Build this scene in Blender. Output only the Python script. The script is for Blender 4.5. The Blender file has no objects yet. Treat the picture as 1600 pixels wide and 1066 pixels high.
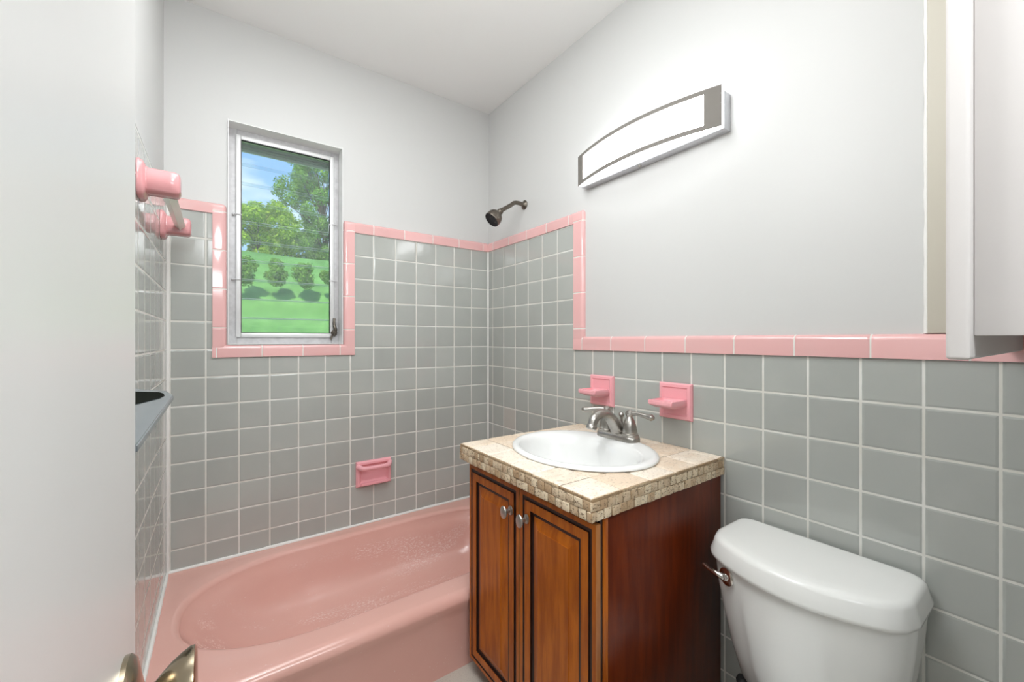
import bpy, bmesh, math, random
from mathutils import Vector, Matrix, noise

# ------------------------------------------------------------------ scale
U = 0.1095            # one wall tile pitch in metres; room coordinates below are in tiles
H0 = 10.6             # eye height above the floor, in tiles (z = 0 is eye level, floor = -H0)
def W(x, y, z):
    return Vector((x * U, y * U, (z + H0) * U))

sc = bpy.context.scene
COL = sc.collection
random.seed(7)

# ------------------------------------------------------------------ camera
cam_d = bpy.data.cameras.new('camera')
cam = bpy.data.objects.new('camera', cam_d)
COL.objects.link(cam)
cam_d.sensor_fit = 'HORIZONTAL'
cam_d.sensor_width = 36.0
cam_d.lens = 36.0 * 642.1 / 1600.0
cam_d.shift_y = -2.0 / 1600.0
cam_d.clip_start = 0.01
cam.location = W(-11.629, -18.503, 0)
cam.rotation_euler = (math.pi / 2, 0, -0.618987)
sc.camera = cam

# ------------------------------------------------------------------ world: blue sky with clouds
world = bpy.data.worlds.new('sky')
sc.world = world
world.use_nodes = True
nt = world.node_tree
nt.nodes.clear()
wo = nt.nodes.new('ShaderNodeOutputWorld')
bg = nt.nodes.new('ShaderNodeBackground')
tc = nt.nodes.new('ShaderNodeTexCoord')
sep = nt.nodes.new('ShaderNodeSeparateXYZ')
grad = nt.nodes.new('ShaderNodeValToRGB')
grad.color_ramp.elements[0].position = 0.0
grad.color_ramp.elements[0].color = (0.50, 0.72, 0.98, 1)
grad.color_ramp.elements[1].position = 0.6
grad.color_ramp.elements[1].color = (0.10, 0.30, 0.85, 1)
nz = nt.nodes.new('ShaderNodeTexNoise')
nz.inputs['Scale'].default_value = 4.0
nz.inputs['Detail'].default_value = 7.0
mp = nt.nodes.new('ShaderNodeMapping')
mp.inputs['Scale'].default_value = (1, 1, 2.6)
mp.inputs['Location'].default_value = (0.35, 0.1, 0.0)
cr = nt.nodes.new('ShaderNodeValToRGB')
cr.color_ramp.elements[0].position = 0.5
cr.color_ramp.elements[1].position = 0.66
mx = nt.nodes.new('ShaderNodeMix')
mx.data_type = 'RGBA'
L = nt.links.new
L(tc.outputs['Generated'], sep.inputs[0])
L(sep.outputs['Z'], grad.inputs[0])
L(tc.outputs['Generated'], mp.inputs[0])
L(mp.outputs[0], nz.inputs['Vector'])
L(nz.outputs[0], cr.inputs[0])
L(cr.outputs[0], mx.inputs[0])
L(grad.outputs[0], mx.inputs[6])
mx.inputs[7].default_value = (0.95, 0.97, 1.0, 1)
L(mx.outputs[2], bg.inputs[0])
bg.inputs[1].default_value = 1.5
L(bg.outputs[0], wo.inputs[0])

# ------------------------------------------------------------------ lights
def light(name, kind, loc, energy, rot=(0, 0, 0), size=None, size_y=None, color=(1, 1, 1), angle=None):
    d = bpy.data.lights.new(name, kind)
    d.energy = energy
    d.color = color
    if kind == 'AREA':
        if size_y:
            d.shape = 'RECTANGLE'
            d.size = size
            d.size_y = size_y
        else:
            d.shape = 'DISK'
            d.size = size
    if angle is not None:
        d.angle = angle
    o = bpy.data.objects.new(name, d)
    COL.objects.link(o)
    o.location = loc
    o.rotation_euler = rot
    return o

light('sun', 'SUN', W(0, -40, 60), 5.0, rot=(math.radians(48), 0, math.radians(-25)), color=(1, 0.96, 0.88), angle=0.01)
fill_o = light('room_fill_point', 'POINT', W(-10.4, -12.0, 7.9), 10.5, color=(0.96, 0.985, 1.0))  # added unseen point light that brightens the ceiling and upper walls
fill_o.data.shadow_soft_size = 0.11
light('overhead_fill_area', 'AREA', W(-8.6, -10.0, 11.9), 10.0, size=0.7, size_y=0.9, color=(0.96, 0.985, 1.0))  # added unseen area light from above, evens out the room's shading
light('hallway_fill_area', 'AREA', W(-9.0, -24.5, 9.5), 22.0, rot=(math.radians(76), 0, 0), size=0.9, size_y=0.6, color=(0.94, 0.98, 1.0))  # added unseen fill light shining in through the doorway

# ------------------------------------------------------------------ exposure
vs = sc.view_settings
vs.view_transform = 'Standard'
vs.look = 'None'
vs.exposure = 0.26
vs.gamma = 1.0
vs.use_curve_mapping = False

# ------------------------------------------------------------------ material helpers
def srgb(r, g, b):
    def f(c):
        c /= 255.0
        return c / 12.92 if c <= 0.04045 else ((c + 0.055) / 1.055) ** 2.4
    return (f(r), f(g), f(b), 1.0)

class N:
    """Tiny node-graph helper."""
    def __init__(self, name):
        self.m = bpy.data.materials.new(name)
        self.m.use_nodes = True
        self.t = self.m.node_tree
        self.b = self.t.nodes['Principled BSDF']
    def new(self, kind, **kw):
        n = self.t.nodes.new(kind)
        for k, v in kw.items():
            setattr(n, k, v)
        return n
    def link(self, a, b):
        self.t.links.new(a, b)
    def put(self, sock, v):
        if hasattr(v, 'is_linked') or isinstance(v, bpy.types.NodeSocket):
            self.link(v, sock)
        else:
            sock.default_value = v
    def math(self, op, a, b=0.0, c=None):
        n = self.new('ShaderNodeMath', operation=op)
        self.put(n.inputs[0], a)
        self.put(n.inputs[1], b)
        if c is not None:
            self.put(n.inputs[2], c)
        return n.outputs[0]
    def mix(self, fac, a, b, blend='MIX'):
        n = self.new('ShaderNodeMix', data_type='RGBA', blend_type=blend)
        self.put(n.inputs[0], fac)
        self.put(n.inputs[6], a)
        self.put(n.inputs[7], b)
        return n.outputs[2]
    def ramp(self, x, stops):
        n = self.new('ShaderNodeValToRGB')
        e = n.color_ramp.elements
        e[0].position, e[0].color = stops[0]
        e[1].position, e[1].color = stops[-1]
        for p, c in stops[1:-1]:
            k = e.new(p)
            k.color = c
        self.put(n.inputs[0], x)
        return n.outputs[0]
    def smooth(self, x, a, b):
        n = self.new('ShaderNodeMapRange', interpolation_type='SMOOTHSTEP')
        self.put(n.inputs[0], x)
        n.inputs[1].default_value = a
        n.inputs[2].default_value = b
        return n.outputs[0]
    def pos(self):
        return self.new('ShaderNodeNewGeometry').outputs['Position']
    def noise(self, scale, detail=3.0, rough=0.5, vec=None, stretch=None):
        n = self.new('ShaderNodeTexNoise')
        n.inputs['Scale'].default_value = scale
        n.inputs['Detail'].default_value = detail
        n.inputs['Roughness'].default_value = rough
        v = vec if vec is not None else self.pos()
        if stretch:
            mpn = self.new('ShaderNodeMapping')
            mpn.inputs['Scale'].default_value = stretch
            self.link(v, mpn.inputs[0])
            v = mpn.outputs[0]
        self.link(v, n.inputs['Vector'])
        return n.outputs[0]
    def bump(self, h, strength=0.3, dist=0.001):
        n = self.new('ShaderNodeBump')
        n.inputs['Strength'].default_value = strength
        n.inputs['Distance'].default_value = dist
        self.link(h, n.inputs['Height'])
        return n.outputs[0]
    def set(self, **kw):
        for k, v in kw.items():
            self.put(self.b.inputs[k.replace('_', ' ')], v)

def simple(name, col, rough=0.4, metal=0.0, bump=None, var=None, coat=0.0, spec=None):
    n = N(name)
    c = col
    if var:
        x = n.noise(var[0], 4.0)
        dark = tuple(v * var[1] for v in col[:3]) + (1,)
        c = n.mix(x, dark, col)
    n.set(Base_Color=c, Roughness=rough, Metallic=metal)
    if coat:
        n.set(Coat_Weight=coat, Coat_Roughness=0.05)
    if spec is not None:
        n.b.inputs['Specular IOR Level'].default_value = spec
    if bump:
        n.link(n.bump(n.noise(bump[0], 4.0), bump[1], bump[2] if len(bump) > 2 else 0.001), n.b.inputs['Normal'])
    return n.m

def tile_mat(name, base, axis, off_a, off_z, pitch_a=1.0, joint_only=False, patch=False):
    """Glazed wall tile: grout grid in room coordinates, a slightly different glaze and tilt per tile."""
    n = N(name)
    s = n.new('ShaderNodeSeparateXYZ')
    n.link(n.pos(), s.inputs[0])
    ax = s.outputs['X'] if axis == 'x' else s.outputs['Y'] if axis == 'y' else s.outputs['Z']
    if axis == 'z':
        a0 = n.math('DIVIDE', n.math('SUBTRACT', n.math('DIVIDE', ax, U), H0 + off_a), pitch_a)
    else:
        a0 = n.math('DIVIDE', n.math('SUBTRACT', n.math('DIVIDE', ax, U), off_a), pitch_a)
    fa = n.math('FRACT', a0)
    da = n.math('MULTIPLY', n.math('MINIMUM', fa, n.math('SUBTRACT', 1.0, fa)), pitch_a)
    ia = n.math('FLOOR', a0)
    if joint_only:
        d = da
        iz = 0.0
    else:
        z0 = n.math('SUBTRACT', n.math('DIVIDE', s.outputs['Z'], U), H0 + off_z)
        fz = n.math('FRACT', z0)
        dz = n.math('MINIMUM', fz, n.math('SUBTRACT', 1.0, fz))
        iz = n.math('FLOOR', z0)
        d = n.math('MINIMUM', da, dz)
    wob = n.math('MULTIPLY', n.math('SUBTRACT', n.noise(60, 2), 0.5), 0.008)
    d = n.math('ADD', d, wob)
    gw = 0.010 if joint_only else 0.018
    g = n.smooth(d, gw, gw + 0.012)           # 0 in grout, 1 on tile
    cmb = n.new('ShaderNodeCombineXYZ')
    n.put(cmb.inputs[0], ia)
    n.put(cmb.inputs[1], iz)
    wn = n.new('ShaderNodeTexWhiteNoise', noise_dimensions='3D')
    n.link(cmb.outputs[0], wn.inputs[0])
    v = n.math('ADD', 0.93, n.math('MULTIPLY', wn.outputs['Value'], 0.12))
    hsv = n.new('ShaderNodeHueSaturation')
    hsv.inputs['Color'].default_value = base
    n.link(v, hsv.inputs['Value'])
    tcol = hsv.outputs[0]
    tcol = n.mix(n.math('MULTIPLY', n.smooth(n.noise(9, 4), 0.45, 0.75), 0.12), tcol, (0.6, 0.6, 0.56, 1))
    if patch:
        m = n.math('MULTIPLY', n.math('COMPARE', ia, patch[0], 0.1), n.math('COMPARE', iz, patch[1], 0.1))
        tcol = n.mix(m, tcol, (0.50, 0.48, 0.44, 1))
    grout = n.mix(n.smooth(n.noise(7, 3), 0.4, 0.7), (0.70, 0.69, 0.63, 1), (0.80, 0.80, 0.76, 1))
    n.set(Base_Color=n.mix(g, grout, tcol))
    n.set(Roughness=n.math('SUBTRACT', 0.62, n.math('MULTIPLY', g, 0.52)))
    n.b.inputs['Specular IOR Level'].default_value = 0.7
    h = n.smooth(d, gw - 0.004, gw + 0.05)
    h = n.math('ADD', n.math('MULTIPLY', h, 1.0), n.math('MULTIPLY', n.noise(14, 2), 0.25))
    bn = n.bump(h, 0.55, 0.0016)
    tilt = n.new('ShaderNodeVectorMath', operation='MULTIPLY_ADD')
    n.link(wn.outputs['Color'], tilt.inputs[0])
    tilt.inputs[1].default_value = (0.022, 0.022, 0.022)
    off = n.new('ShaderNodeVectorMath', operation='SUBTRACT')
    n.link(bn, off.inputs[0])
    off.inputs[1].default_value = (0.011, 0.011, 0.011)
    n.link(off.outputs[0], tilt.inputs[2])
    nm = n.new('ShaderNodeVectorMath', operation='NORMALIZE')
    n.link(tilt.outputs[0], nm.inputs[0])
    n.link(nm.outputs[0], n.b.inputs['Normal'])
    return n.m

GREY = (0.435, 0.452, 0.425, 1)
PINKT = (0.82, 0.47, 0.46, 1)
m_tile_back = tile_mat('grey_tile_back', GREY, 'x', -0.024, 0.649)
m_tile_right = tile_mat('grey_tile_right', GREY, 'y', -0.453, 0.63, pitch_a=1.00677, patch=(-2, -5))
m_tile_left = tile_mat('grey_tile_left', GREY, 'y', -0.05, 0.649)
m_pink_x = tile_mat('pink_trim_tile_x', PINKT, 'x', -0.35, 0, pitch_a=1.42, joint_only=True)
m_pink_y = tile_mat('pink_trim_tile_y', PINKT, 'y', -0.55, 0, pitch_a=1.42, joint_only=True)
m_pink_y2 = tile_mat('pink_trim_tile_lower', PINKT, 'y', -6.98, 0, pitch_a=1.46, joint_only=True)
m_pink_z = tile_mat('pink_trim_tile_z', PINKT, 'z', 0.44, 0, pitch_a=1.42, joint_only=True)
m_paint = simple('white_wall_paint', (0.64, 0.64, 0.628, 1), 0.42, bump=(9, 0.25, 0.004))
m_ceil = simple('ceiling_paint', (0.90, 0.90, 0.885, 1), 0.6, bump=(12, 0.15, 0.003))
m_door = simple('door_gloss_paint', (0.78, 0.78, 0.768, 1), 0.36, bump=(14, 0.12, 0.002))
m_cup = simple('cupboard_paint', (0.70, 0.665, 0.65, 1), 0.45, bump=(20, 0.1, 0.002))
m_cream = simple('cream_paint', (0.60, 0.565, 0.48, 1), 0.5, bump=(20, 0.1, 0.002))
m_caulk = simple('white_caulk', (0.86, 0.85, 0.82, 1), 0.4, bump=(40, 0.4, 0.002))
m_pinkc = simple('pink_ceramic', (0.92, 0.43, 0.47, 1), 0.14, bump=(30, 0.1, 0.001))
m_pinkp = simple('dusty_pink_ceramic', (0.70, 0.33, 0.34, 1), 0.12, bump=(30, 0.1, 0.001))
m_porc = simple('white_porcelain', (0.84, 0.845, 0.83, 1), 0.1)
m_tank = simple('toilet_porcelain', (0.86, 0.865, 0.84, 1), 0.14)
m_nickel = simple('brushed_nickel', (0.50, 0.475, 0.44, 1), 0.28, 1.0, var=(60, 0.7))
m_oldmetal = simple('tarnished_bronze_nickel', (0.24, 0.21, 0.175, 1), 0.33, 1.0, var=(90, 0.5))
m_chrome = simple('chrome', (0.8, 0.78, 0.76, 1), 0.07, 1.0)
m_knob = simple('antique_brass_nickel', (0.50, 0.42, 0.30, 1), 0.2, 1.0, var=(25, 0.6))
m_pewter = simple('pewter_knob', (0.48, 0.47, 0.44, 1), 0.38, 1.0)
m_frame_lamp = simple('lamp_grey_band', (0.21, 0.195, 0.175, 1), 0.6, 0.0, spec=0.25)
m_plate = simple('lamp_backplate', (0.62, 0.63, 0.66, 1), 0.3, 0.3)
m_alu = simple('weathered_aluminium', (0.74, 0.73, 0.74, 1), 0.5, 0.2, var=(55, 0.62), bump=(80, 0.3))
m_screenframe = simple('screen_frame_metal', (0.80, 0.80, 0.80, 1), 0.35, 0.3)
m_reveal = simple('window_reveal_gloss_paint', (0.88, 0.88, 0.87, 1), 0.25)
m_gasket = simple('black_gasket', (0.015, 0.015, 0.018, 1), 0.6)
m_shelf = simple('blue_grey_steel', (0.36, 0.41, 0.45, 1), 0.22, 0.7, var=(30, 0.75))
m_black = simple('black_recess', (0.006, 0.007, 0.005, 1), 0.9, spec=0.05)
m_bar = simple('frosted_acrylic_bar', (0.74, 0.82, 0.72, 1), 0.2)
m_eave = simple('dark_green_eave_paint', (0.10, 0.125, 0.09, 1), 0.7)
m_eavel = simple('eave_white_lip', (0.75, 0.72, 0.68, 1), 0.6)
m_bolt = simple('black_rubber', (0.02, 0.02, 0.02, 1), 0.6)

# bathtub enamel, worn and scuffed
n = N('salmon_pink_enamel')
base = n.mix(n.noise(5, 3), (0.72, 0.40, 0.34, 1), (0.79, 0.46, 0.40, 1))
sc1 = n.smooth(n.noise(230, 5, 0.75, stretch=(0.45, 1.0, 1.0)), 0.50, 0.64)
sc2 = n.smooth(n.noise(6, 3, 0.55, stretch=(0.5, 1.8, 1.0)), 0.45, 0.60)
s = n.new('ShaderNodeSeparateXYZ')
n.link(n.pos(), s.inputs[0])
low = n.smooth(s.outputs['Z'], (H0 - 8.45) * U, (H0 - 8.9) * U)
inside = n.math('GREATER_THAN', s.outputs['Y'], -6.1 * U)
scuff = n.math('MULTIPLY', n.math('MULTIPLY', n.math('MULTIPLY', sc1, sc2), low), inside)
specks = n.smooth(n.noise(150, 1, 0.3), 0.76, 0.80)
n.set(Base_Color=n.mix(n.math('MAXIMUM', n.math('MULTIPLY', scuff, 0.85), n.math('MULTIPLY', specks, 0.5)), base, (0.86, 0.72, 0.68, 1)))
n.set(Roughness=n.math('ADD', 0.17, n.math('MULTIPLY', scuff, 0.4)))
n.link(n.bump(n.noise(12, 3), 0.1, 0.003), n.b.inputs['Normal'])
m_tub = n.m

# cherry wood
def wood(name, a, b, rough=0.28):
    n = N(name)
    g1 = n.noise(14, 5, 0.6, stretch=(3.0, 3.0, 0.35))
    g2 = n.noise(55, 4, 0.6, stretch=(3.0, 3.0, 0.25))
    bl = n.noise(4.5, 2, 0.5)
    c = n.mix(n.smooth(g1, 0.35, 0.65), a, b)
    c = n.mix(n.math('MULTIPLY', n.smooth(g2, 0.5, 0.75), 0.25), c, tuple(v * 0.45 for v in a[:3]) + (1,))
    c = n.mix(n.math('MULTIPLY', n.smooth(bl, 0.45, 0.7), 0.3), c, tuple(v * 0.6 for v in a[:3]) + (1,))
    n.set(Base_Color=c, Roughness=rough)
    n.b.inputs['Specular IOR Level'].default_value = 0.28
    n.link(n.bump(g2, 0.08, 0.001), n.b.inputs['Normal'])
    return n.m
m_wood = wood('cherry_wood', (0.33, 0.075, 0.006, 1), (0.50, 0.135, 0.010, 1))
m_woodside = wood('shaded_cherry_side', (0.10, 0.013, 0.002, 1), (0.16, 0.024, 0.003, 1), 0.3)  # deeper cherry, with the shade on the side also put into the colour
m_glaze = simple('dark_wood_glaze', (0.022, 0.006, 0.003, 1), 0.35)
m_edge = wood('worn_wood_edge', (0.36, 0.13, 0.035, 1), (0.46, 0.19, 0.06, 1))

# travertine (a tone per stone, pits and veins)
def stone(name, light, dark, pits=0.5):
    n = N(name)
    geo = n.new('ShaderNodeNewGeometry')
    r = geo.outputs['Random Per Island']
    cloud = n.noise(22, 5, 0.6)
    c = n.mix(n.smooth(n.math('ADD', n.math('MULTIPLY', cloud, 0.7), n.math('MULTIPLY', r, 0.5)), 0.35, 0.85), light, dark)
    p = n.noise(150, 3, 0.6, stretch=(1, 1, 1.6))
    pm = n.smooth(p, 0.55, 0.64)
    c = n.mix(n.math('MULTIPLY', pm, pits), c, (0.20, 0.13, 0.07, 1))
    n.set(Base_Color=c, Roughness=0.5)
    n.link(n.bump(n.math('SUBTRACT', n.math('MULTIPLY', cloud, 0.5), pm), 0.6, 0.0012), n.b.inputs['Normal'])
    return n.m
m_trav = stone('travertine_tile', (0.88, 0.79, 0.67, 1), (0.76, 0.61, 0.46, 1), 0.3)
m_mosaic = stone('travertine_mosaic', (0.82, 0.69, 0.50, 1), (0.50, 0.34, 0.20, 1), 0.95)
m_rawedge = stone('tumbled_travertine_edge', (0.62, 0.48, 0.32, 1), (0.36, 0.24, 0.13, 1), 0.9)
m_grout = simple('sandy_grout', (0.42, 0.31, 0.20, 1), 0.9, bump=(120, 0.6))
m_floor = None
n = N('speckled_floor_tile')
sp = n.smooth(n.noise(220, 4, 0.7), 0.5, 0.7)
c = n.mix(n.noise(8, 4), (0.62, 0.56, 0.48, 1), (0.50, 0.46, 0.41, 1))
n.set(Base_Color=n.mix(n.math('MULTIPLY', sp, 0.5), c, (0.25, 0.21, 0.18, 1)), Roughness=0.4)
m_floor = n.m

def emit(name, col, strength):
    n = N(name)
    n.set(Base_Color=(0.9, 0.9, 0.9, 1), Roughness=0.4)
    n.set(Emission_Color=col, Emission_Strength=strength)
    return n.m
m_glow = emit('lit_lamp_glass', (0.97, 0.985, 1.0, 1), 5.0)
m_glow2 = emit('lit_lamp_diffuser', (0.97, 0.985, 1.0, 1), 1.2)

# window glass and insect screen
n = N('jalousie_glass')
n.t.nodes.remove(n.b)
tr = n.new('ShaderNodeBsdfTransparent')
tr.inputs[0].default_value = (0.93, 0.98, 0.96, 1)
gl = n.new('ShaderNodeBsdfGlossy')
gl.inputs['Roughness'].default_value = 0.03
df = n.new('ShaderNodeBsdfDiffuse')
df.inputs[0].default_value = (0.75, 0.9, 0.88, 1)
fr = n.new('ShaderNodeFresnel')
fr.inputs[0].default_value = 1.5
m1 = n.new('ShaderNodeMixShader')
m2 = n.new('ShaderNodeMixShader')
m1.inputs[0].default_value = 0.05
n.link(tr.outputs[0], m1.inputs[1])
n.link(df.outputs[0], m1.inputs[2])
n.link(fr.outputs[0], m2.inputs[0])
n.link(m1.outputs[0], m2.inputs[1])
n.link(gl.outputs[0], m2.inputs[2])
n.link(m2.outputs[0], n.t.nodes['Material Output'].inputs[0])
m_glass = n.m
n = N('pale_green_glass_edge')
n.t.nodes.remove(n.b)
df = n.new('ShaderNodeBsdfDiffuse')
tl = n.new('ShaderNodeBsdfTranslucent')
tr = n.new('ShaderNodeBsdfTransparent')
for q in (df, tl):
    q.inputs[0].default_value = (0.90, 0.98, 0.96, 1)
m1 = n.new('ShaderNodeMixShader'); m1.inputs[0].default_value = 0.5
m2 = n.new('ShaderNodeMixShader'); m2.inputs[0].default_value = 0.25
n.link(df.outputs[0], m1.inputs[1]); n.link(tl.outputs[0], m1.inputs[2])
n.link(m1.outputs[0], m2.inputs[1]); n.link(tr.outputs[0], m2.inputs[2])
n.link(m2.outputs[0], n.t.nodes['Material Output'].inputs[0])
m_glassedge = n.m
n = N('insect_screen_mesh')
n.t.nodes.remove(n.b)
s = n.new('ShaderNodeSeparateXYZ')
n.link(n.pos(), s.inputs[0])
def wires(sock, cnt=700.0):
    f = n.math('FRACT', n.math('MULTIPLY', sock, cnt))
    return n.math('LESS_THAN', f, 0.12)
wm = n.math('MAXIMUM', wires(s.outputs['X']), wires(s.outputs['Z']))
tr = n.new('ShaderNodeBsdfTransparent')
df = n.new('ShaderNodeBsdfDiffuse')
df.inputs[0].default_value = (0.35, 0.37, 0.38, 1)
m1 = n.new('ShaderNodeMixShader')
n.link(wm, m1.inputs[0])
n.link(tr.outputs[0], m1.inputs[1])
n.link(df.outputs[0], m1.inputs[2])
n.link(m1.outputs[0], n.t.nodes['Material Output'].inputs[0])
m_screen = n.m

def leafmat(name, a, b):
    n = N(name)
    geo = n.new('ShaderNodeNewGeometry')
    c = n.mix(geo.outputs['Random Per Island'], a, b)
    n.set(Base_Color=c, Roughness=0.55)
    n.t.nodes.remove(n.b)
    d = n.new('ShaderNodeBsdfDiffuse')
    t = n.new('ShaderNodeBsdfTranslucent')
    mxs = n.new('ShaderNodeMixShader')
    mxs.inputs[0].default_value = 0.4
    n.link(c, d.inputs[0])
    n.link(c, t.inputs[0])
    n.link(d.outputs[0], mxs.inputs[1])
    n.link(t.outputs[0], mxs.inputs[2])
    n.link(mxs.outputs[0], n.t.nodes['Material Output'].inputs[0])
    return n.m
m_leaf = leafmat('leaf_yellow_green', (0.20, 0.38, 0.02, 1), (0.62, 0.78, 0.10, 1))
m_leafd = leafmat('leaf_dark_green', (0.10, 0.26, 0.04, 1), (0.36, 0.58, 0.10, 1))
m_bark = simple('bark', (0.12, 0.08, 0.05, 1), 0.9, bump=(40, 0.8))
n = N('sunlit_grass')
g = n.mix(n.smooth(n.noise(3.0, 6, 0.7), 0.3, 0.7), (0.09, 0.24, 0.04, 1), (0.19, 0.40, 0.09, 1))
n.set(Base_Color=g, Roughness=0.9)
m_grass = n.m

# ------------------------------------------------------------------ mesh helpers (room coordinates, in tiles)
def obj(name, bm, mat, parent=None, label=None, category=None, group=None, kind=None, angle=32, origin=None):
    """Link one mesh object; verts are in room coordinates and are moved to the origin of the object."""
    mats = mat if isinstance(mat, (list, tuple)) else [mat]
    for v in bm.verts:
        v.co = W(*v.co)
    bmesh.ops.recalc_face_normals(bm, faces=bm.faces[:])
    lim = math.radians(angle)
    for f in bm.faces:
        f.smooth = True
    for e in bm.edges:
        if len(e.link_faces) == 2:
            e.smooth = e.calc_face_angle(0) < lim
    base = Vector((0, 0, 0))
    if parent is not None:
        p = parent
        while p is not None:
            base = base + p.location
            p = p.parent
    if origin is not None:
        o3 = W(*origin)
    elif parent is not None:
        o3 = base.copy()
    else:
        xs = [v.co.x for v in bm.verts]; ys = [v.co.y for v in bm.verts]; zs = [v.co.z for v in bm.verts]
        o3 = Vector(((min(xs) + max(xs)) / 2, (min(ys) + max(ys)) / 2, min(zs)))
    for v in bm.verts:
        v.co -= o3
    me = bpy.data.meshes.new(name)
    bm.to_mesh(me)
    bm.free()
    for m in mats:
        me.materials.append(m)
    o = bpy.data.objects.new(name, me)
    COL.objects.link(o)
    o.parent = parent
    o.location = o3 - base
    tag(o, label, category, group, kind)
    return o

def tag(o, label=None, category=None, group=None, kind=None):
    if label: o['label'] = label
    if category: o['category'] = category
    if group: o['group'] = group
    if kind: o['kind'] = kind
    return o

def thing(name, loc, label, category, group=None):
    o = bpy.data.objects.new(name, None)
    COL.objects.link(o)
    o.location = W(*loc)
    o.empty_display_size = 0.05
    return tag(o, label, category, group)

def NB():
    return bmesh.new()

def merge(dst, src):
    me = bpy.data.meshes.new('tmp')
    src.to_mesh(me)
    src.free()
    dst.from_mesh(me)
    bpy.data.meshes.remove(me)

def box(bm, x0, x1, y0, y1, z0, z1, bev=0.0, seg=2, mat=0, only=None, jit=0.0):
    t = bmesh.new()
    bmesh.ops.create_cube(t, size=1.0)
    for v in t.verts:
        v.co = Vector(((x0 + x1) / 2 + v.co.x * (x1 - x0), (y0 + y1) / 2 + v.co.y * (y1 - y0), (z0 + z1) / 2 + v.co.z * (z1 - z0)))
        if jit:
            v.co += Vector([random.uniform(-jit, jit) for _ in range(3)])
    if bev > 0:
        es = [e for e in t.edges if only is None or only(e)]
        bmesh.ops.bevel(t, geom=es, offset=bev, segments=seg, affect='EDGES', profile=0.5)
    for f in t.faces:
        f.material_index = mat
    merge(bm, t)

def loft(bm, rings, cap0=True, cap1=True, closed=True, mats=None):
    vr = [[bm.verts.new(p) for p in r] for r in rings]
    n = len(vr[0])
    for i in range(len(vr) - 1):
        for k in range(n if closed else n - 1):
            f = bm.faces.new((vr[i][k], vr[i][(k + 1) % n], vr[i + 1][(k + 1) % n], vr[i + 1][k]))
            if mats:
                f.material_index = mats[i]
    if cap0:
        bm.faces.new(vr[0][::-1]).material_index = mats[0] if mats else 0
    if cap1:
        bm.faces.new(vr[-1]).material_index = mats[-1] if mats else 0
    return vr

def frame_axes(d):
    d = Vector(d).normalized()
    up = Vector((0, 0, 1)) if abs(d.z) < 0.9 else Vector((0, 1, 0))
    a = d.cross(up).normalized()
    return a, d.cross(a).normalized(), d

def lathe(bm, org, axis, prof, seg=32, sx=1.0, sy=1.0, cap0=True, cap1=True):
    a, b, d = frame_axes(axis)
    org = Vector(org)
    rings = []
    for h, r in prof:
        r = max(r, 0.0005)
        rings.append([org + d * h + a * (r * sx * math.cos(t)) + b * (r * sy * math.sin(t)) for t in [2 * math.pi * k / seg for k in range(seg)]])
    loft(bm, rings, cap0, cap1)

def smooth_path(pts, rad, sub=6):
    """Catmull-Rom through points, radii interpolated."""
    P = [Vector(p) for p in pts]
    P = [P[0] * 2 - P[1]] + P + [P[-1] * 2 - P[-2]]
    R = [rad[0]] + list(rad) + [rad[-1]]
    out, ro = [], []
    for i in range(1, len(P) - 2):
        for k in range(sub):
            t = k / sub
            p0, p1, p2, p3 = P[i - 1:i + 3]
            out.append(0.5 * ((2 * p1) + (p2 - p0) * t + (2 * p0 - 5 * p1 + 4 * p2 - p3) * t * t + (3 * p1 - p0 - 3 * p2 + p3) * t ** 3))
            ro.append(R[i] * (1 - t) + R[i + 1] * t)
    out.append(P[-2])
    ro.append(R[-2])
    return out, ro

def tube(bm, pts, rad, seg=16, sub=6, flat=1.0, ref=None):
    if not isinstance(rad, (list, tuple)):
        rad = [rad] * len(pts)
    P, R = smooth_path(pts, rad, sub) if sub > 1 else ([Vector(p) for p in pts], rad)
    rings = []
    a_prev = Vector(ref) if ref else None
    for i, p in enumerate(P):
        d = (P[min(i + 1, len(P) - 1)] - P[max(i - 1, 0)]).normalized()
        if a_prev is None:
            a, b, _ = frame_axes(d)
        else:
            a = (a_prev - d * a_prev.dot(d)).normalized()
            b = d.cross(a).normalized()
        a_prev = a
        rings.append([p + a * (R[i] * math.cos(t)) + b * (R[i] * flat * math.sin(t)) for t in [2 * math.pi * k / seg for k in range(seg)]])
    loft(bm, rings)

def sphere(bm, c, r, seg=20, s=(1, 1, 1)):
    t = bmesh.new()
    bmesh.ops.create_uvsphere(t, u_segments=seg, v_segments=seg // 2, radius=r)
    for v in t.verts:
        v.co = Vector((v.co.x * s[0], v.co.y * s[1], v.co.z * s[2])) + Vector(c)
    merge(bm, t)

def prism(bm, poly, axis, a0, a1, bev=0.0, seg=2):
    """Extrude polygon (2D) along axis from a0 to a1."""
    def mk(p, a):
        if axis == 'x': return (a, p[0], p[1])
        if axis == 'y': return (p[0], a, p[1])
        return (p[0], p[1], a)
    t = bmesh.new()
    A = [t.verts.new(mk(p, a0)) for p in poly]
    B = [t.verts.new(mk(p, a1)) for p in poly]
    n = len(poly)
    for k in range(n):
        t.faces.new((A[k], A[(k + 1) % n], B[(k + 1) % n], B[k]))
    t.faces.new(A[::-1])
    t.faces.new(B)
    bmesh.ops.recalc_face_normals(t, faces=t.faces[:])
    if bev:
        bmesh.ops.bevel(t, geom=t.edges[:], offset=bev, segments=seg, affect='EDGES')
    merge(bm, t)

XL = -13.12           # tiled face of the left wall
YF = -20.4            # front wall (doorway) inner face
CEIL = 12.04

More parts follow.
